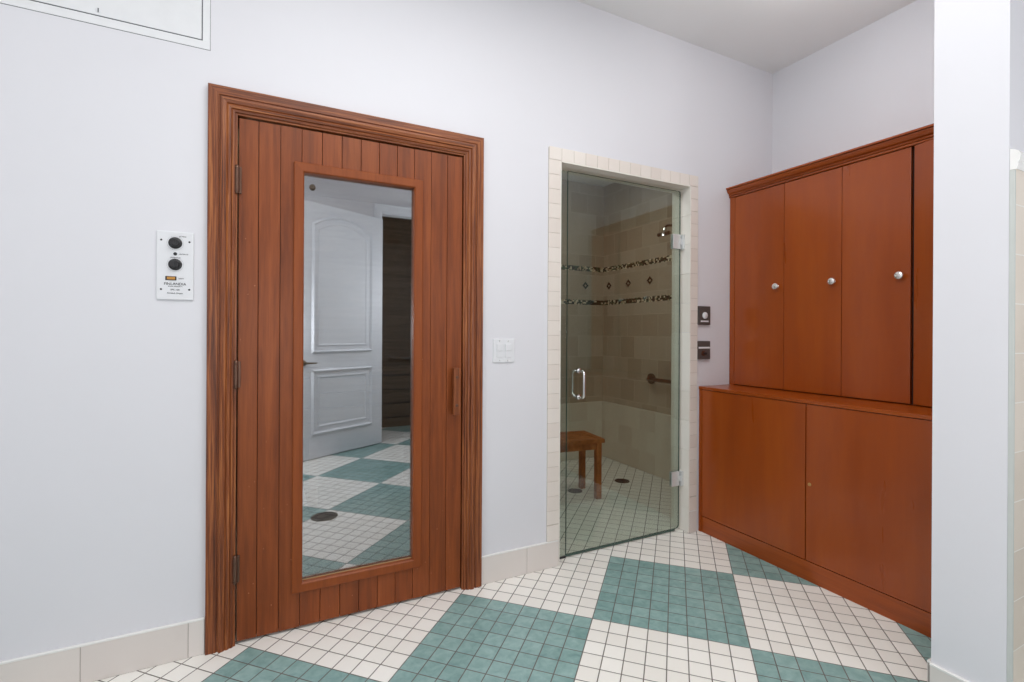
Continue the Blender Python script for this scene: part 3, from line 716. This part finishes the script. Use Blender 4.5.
# ================================================================== REAR DOORWAY (reflected in the sauna door glass)
tr3 = empty('trim_3', (1.10, YR, 0), 'white moulded casing around the dark rear doorway', 'door casing', kind='structure')
pr3 = [(0, 0), (0, .012), (.012, .014), (.016, .020), (.07, .022), (.078, .030), (.09, .030), (.09, 0)]
L, H, R = casing_sweep(1.12, 2.00, 2.56, YR, pr3, sgn=1)
L.build('side_casing', 'white_door', tr3); H.build('head_casing', 'white_door', tr3); R.build('side_casing', 'white_door', tr3)
MB().box(1.1005, 1.12, YR-.12, YR-.0005, 0, 2.568).box(2.0, 2.0195, YR-.12, YR-.0005, 0, 2.568).box(1.12, 2.0, YR-.12, YR-.0005, 2.549, 2.568).build('jamb', 'white_door', tr3)

hinge = Vector((1.105, -1.045)); free = Vector((0.225, -.545))
ang = math.atan2((free-hinge).y, (free-hinge).x)
wd = empty('door_3', (hinge.x, hinge.y, 0), 'white arched two-panel door standing open, reflected in the door glass', 'door', kind='structure', rz=ang)
# local: x from hinge (0) to free edge; visible face towards -y local or +y local
Wd = (free-hinge).length; Hd = 2.47
MB().box(0, Wd, -.02, .02, .008, Hd, .002).build('slab', 'white_door', wd, local=True)
def ring(outer, inner, y0, y1, name, mat='white_door'):
    b = MB(); n = len(outer)
    vo = [b.b.verts.new((x, y0, z)) for x, z in outer]; 
    mid = [((a[0]+c[0])/2, (a[1]+c[1])/2) for a, c in zip(outer, inner)]
    vm = [b.b.verts.new((x, y1, z)) for x, z in mid]; vi = [b.b.verts.new((x, y0, z)) for x, z in inner]
    for k in range(n):
        b.b.faces.new((vo[k], vo[(k+1) % n], vm[(k+1) % n], vm[k])); b.b.faces.new((vm[k], vm[(k+1) % n], vi[(k+1) % n], vi[k]))
    for k in range(n): b.b.faces.new((vo[k], vi[k], vi[(k+1) % n], vo[(k+1) % n]))
    return b.build(name, mat, wd, local=True)
def arch(x0, x1, z0, zs, zp, n=16):
    pts = [(x0, z0), (x1, z0)]
    for k in range(n+1):
        t = k/n; pts.append((x1+(x0-x1)*t, zs+(zp-zs)*math.sin(PI*t)**0.85 if 0 < t < 1 else zs))
    return pts
for sg in (-1, 1):
    f = sg*.0195; g_ = sg*.044
    for ins in (0, .062):
        ring(arch(.145+ins, Wd-.145-ins, 1.02+ins, 2.27-ins*.6, 2.385-ins), arch(.175+ins, Wd-.175-ins, 1.05+ins, 2.245-ins*.6, 2.355-ins), f, g_ if ins == 0 else sg*.031, 'panel_moulding')
        o_ = [(.145+ins, .235+ins), (Wd-.145-ins, .235+ins), (Wd-.145-ins, .865-ins), (.145+ins, .865-ins)]
        i_ = [(.175+ins, .265+ins), (Wd-.175-ins, .265+ins), (Wd-.175-ins, .835-ins), (.175+ins, .835-ins)]
        ring(o_, i_, f, g_ if ins == 0 else sg*.031, 'panel_moulding')
    hx_ = Wd-.065
    lv = MB().lathe((hx_, f, .93), (0, sg, 0), [(0, .028), (.008, .028), (.012, .022), (.014, .011), (.05, .010), (.05, 0)], 20).build('handle', 'steel_dark', wd, smooth=True, local=True)
    MB().tube([(hx_, f+sg*.045, .93), (hx_-.02, f+sg*.052, .93), (hx_-.11, f+sg*.05, .928)], [.009, .009, .007], 12).build('lever', 'steel_dark', lv, smooth=True, local=True)

# fittings in the dim room
g2 = empty('grab_bar', (1.6, -1.92, .89), 'dark grab bar in the dim room reflected in the door glass', 'grab bar')
MB().tube([(1.40, -1.92, .89), (1.40, -1.875, .89), (1.415, -1.865, .89), (1.98, -1.865, .89), (1.995, -1.875, .89), (1.995, -1.92, .89)], .018, 12).build('rail', 'plastic_black', g2, smooth=True)
for x in (1.40, 1.995): MB().lathe((x, -1.92, .89), (0, 1, 0), [(0, .045), (.008, .045), (.013, .036), (.013, 0)], 20).build('flange', 'plastic_black', g2, smooth=True)
wl = empty('wall_lamp', (1.41, -1.92, 2.40), 'unlit dark two-headed lamp in the dim room reflected in the door glass', 'lamp')
MB().box(1.34, 1.49, -1.92, -1.905, 2.40, 2.425, .002).build('backplate', 'plastic_black', wl)
for x in (1.37, 1.46): MB().lathe((x, -1.905, 2.41), (0, 1, -.4), [(0, .012), (.02, .014), (.035, .032), (.07, .036), (.068, 0)], 20).build('lamp_head', 'gap', wl, smooth=True)
# sprinkler head on the rear wall above the white door
sp = empty('sprinkler', (.40, YR, 2.74), 'small round chrome sprinkler on the wall above the white door reflection', 'sprinkler')
MB().lathe((.40, YR, 2.74), (0, 1, 0), [(0, .032), (.004, .032), (.008, .022), (.012, .010), (.03, .009), (.03, 0)], 22).build('escutcheon', 'steel_dark', sp, smooth=True)
MB().lathe((.40, YR+.03, 2.74), (0, 1, 0), [(0, .005), (.016, .005), (.017, .022), (.019, .022), (.019, 0)], 18).build('deflector', 'steel_dark', sp, smooth=True)
